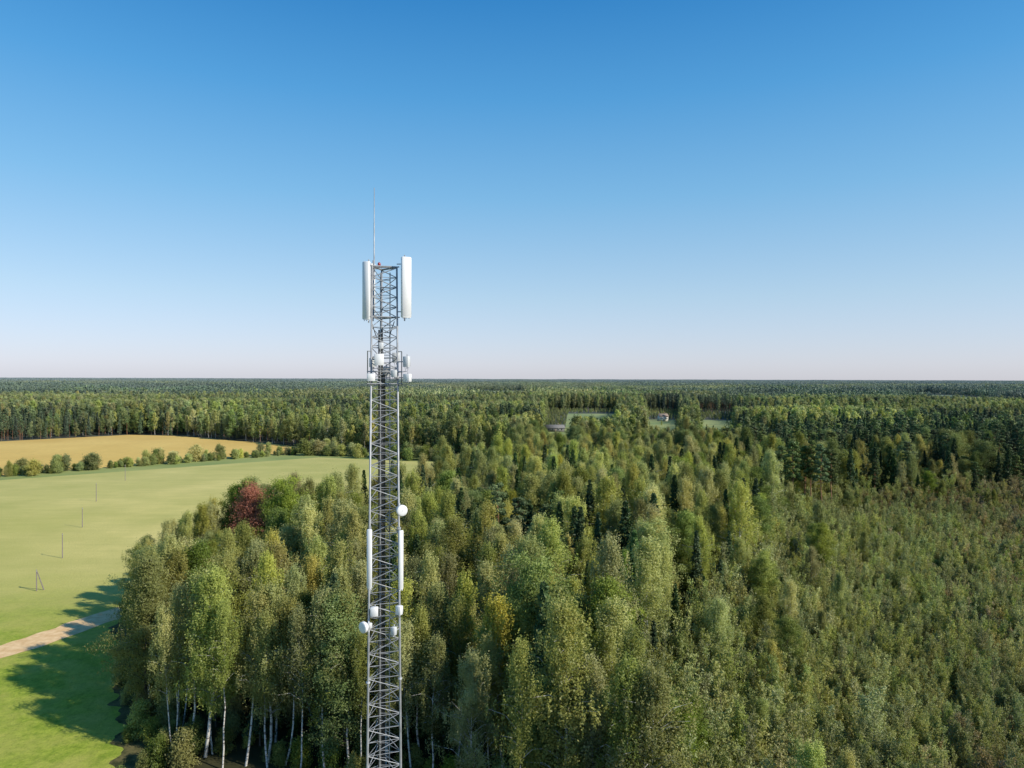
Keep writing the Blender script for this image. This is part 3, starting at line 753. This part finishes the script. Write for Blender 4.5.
house('barn', (555-512)/F*550, 550, 14, 8, 3.2, 2.0, R(4), M_roof, M_roof, 'long grey-roofed barn in a forest clearing')

# ------------------------------------------------------------ light, sky, camera
EL, AZ = 35, 116
sun_dir = Vector((math.sin(R(AZ))*math.cos(R(EL)), math.cos(R(AZ))*math.cos(R(EL)), math.sin(R(EL))))
sl = bpy.data.lights.new('sun', 'SUN'); sl.energy = 5.0; sl.angle = R(.5); sl.color = (1, .92, .78)
so = bpy.data.objects.new('sun', sl); coll.objects.link(so); so.rotation_euler = sun_dir.to_track_quat('Z', 'Y').to_euler()
w = bpy.data.worlds.new('World'); scene.world = w; w.use_nodes = True
nt = w.node_tree; bg = nt.nodes['Background']
sky = nt.nodes.new('ShaderNodeTexSky'); sky.sky_type = 'NISHITA'; sky.sun_disc = False
sky.sun_elevation = R(EL); sky.sun_rotation = R(AZ); sky.altitude = 50; sky.air_density = 1.0; sky.dust_density = .6; sky.ozone_density = 3.0
tc = nt.nodes.new('ShaderNodeTexCoord'); sp = nt.nodes.new('ShaderNodeSeparateXYZ'); nt.links.new(tc.outputs['Generated'], sp.inputs[0])
def ramp(stops, k):
    r = nt.nodes.new('ShaderNodeValToRGB'); el = r.color_ramp.elements
    el[0].position = stops[0][0]; el[0].color = (*[c*k for c in stops[0][1]], 1)
    el[1].position = stops[-1][0]; el[1].color = (*[c*k for c in stops[-1][1]], 1)
    for p, c in stops[1:-1]:
        e = el.new(p); e.color = (*[x*k for x in c], 1)
    nt.links.new(sp.outputs[2], r.inputs[0]); return r.outputs[0]
corr = ramp([(0, (.98, .96, 1.4)), (.0186, (1.0, .99, 1.4)), (.111, (1.1, 1.07, 1.16)), (.246, (.84, 1.14, 1.18)), (.369, (.55, 1.14, 1.33)), (.475, (.32, 1.02, 1.38)), (1, (.2, .85, 1.2))], .5)
S = .14
tgt = ramp([(0, (.67, .69, .73)), (.0186, (.66, .695, .75)), (.111, (.45, .645, .80)), (.246, (.215, .50, .80)), (.369, (.09, .355, .71)), (.475, (.038, .24, .58)), (1, (.02, .10, .32))], 1.0)
a = mixc(nt, 1.0, sky.outputs[0], corr, 'MULTIPLY')
a2 = nt.nodes.new('ShaderNodeVectorMath'); a2.operation = 'SCALE'; nt.links.new(a, a2.inputs[0]); a2.inputs['Scale'].default_value = 2.0
b2 = nt.nodes.new('ShaderNodeVectorMath'); b2.operation = 'SCALE'; nt.links.new(tgt, b2.inputs[0]); b2.inputs['Scale'].default_value = 1/S
c = mixc(nt, .65, a2.outputs[0], b2.outputs[0])
nt.links.new(c, bg.inputs['Color']); bg.inputs['Strength'].default_value = S
cam = bpy.data.cameras.new('camera'); cam.sensor_width = 36; cam.lens = F/1024*36; cam.clip_end = 60000; cam.clip_start = .5
co = bpy.data.objects.new('camera', cam); coll.objects.link(co)
Mrot = Matrix.Rotation(R(90-.49), 4, 'X') @ Matrix.Rotation(R(.17), 4, 'Z')
co.matrix_world = Matrix.Translation((0, 0, H)) @ Mrot
scene.camera = co
scene.view_settings.view_transform = 'Standard'; scene.view_settings.look = 'None'; scene.view_settings.exposure = 0
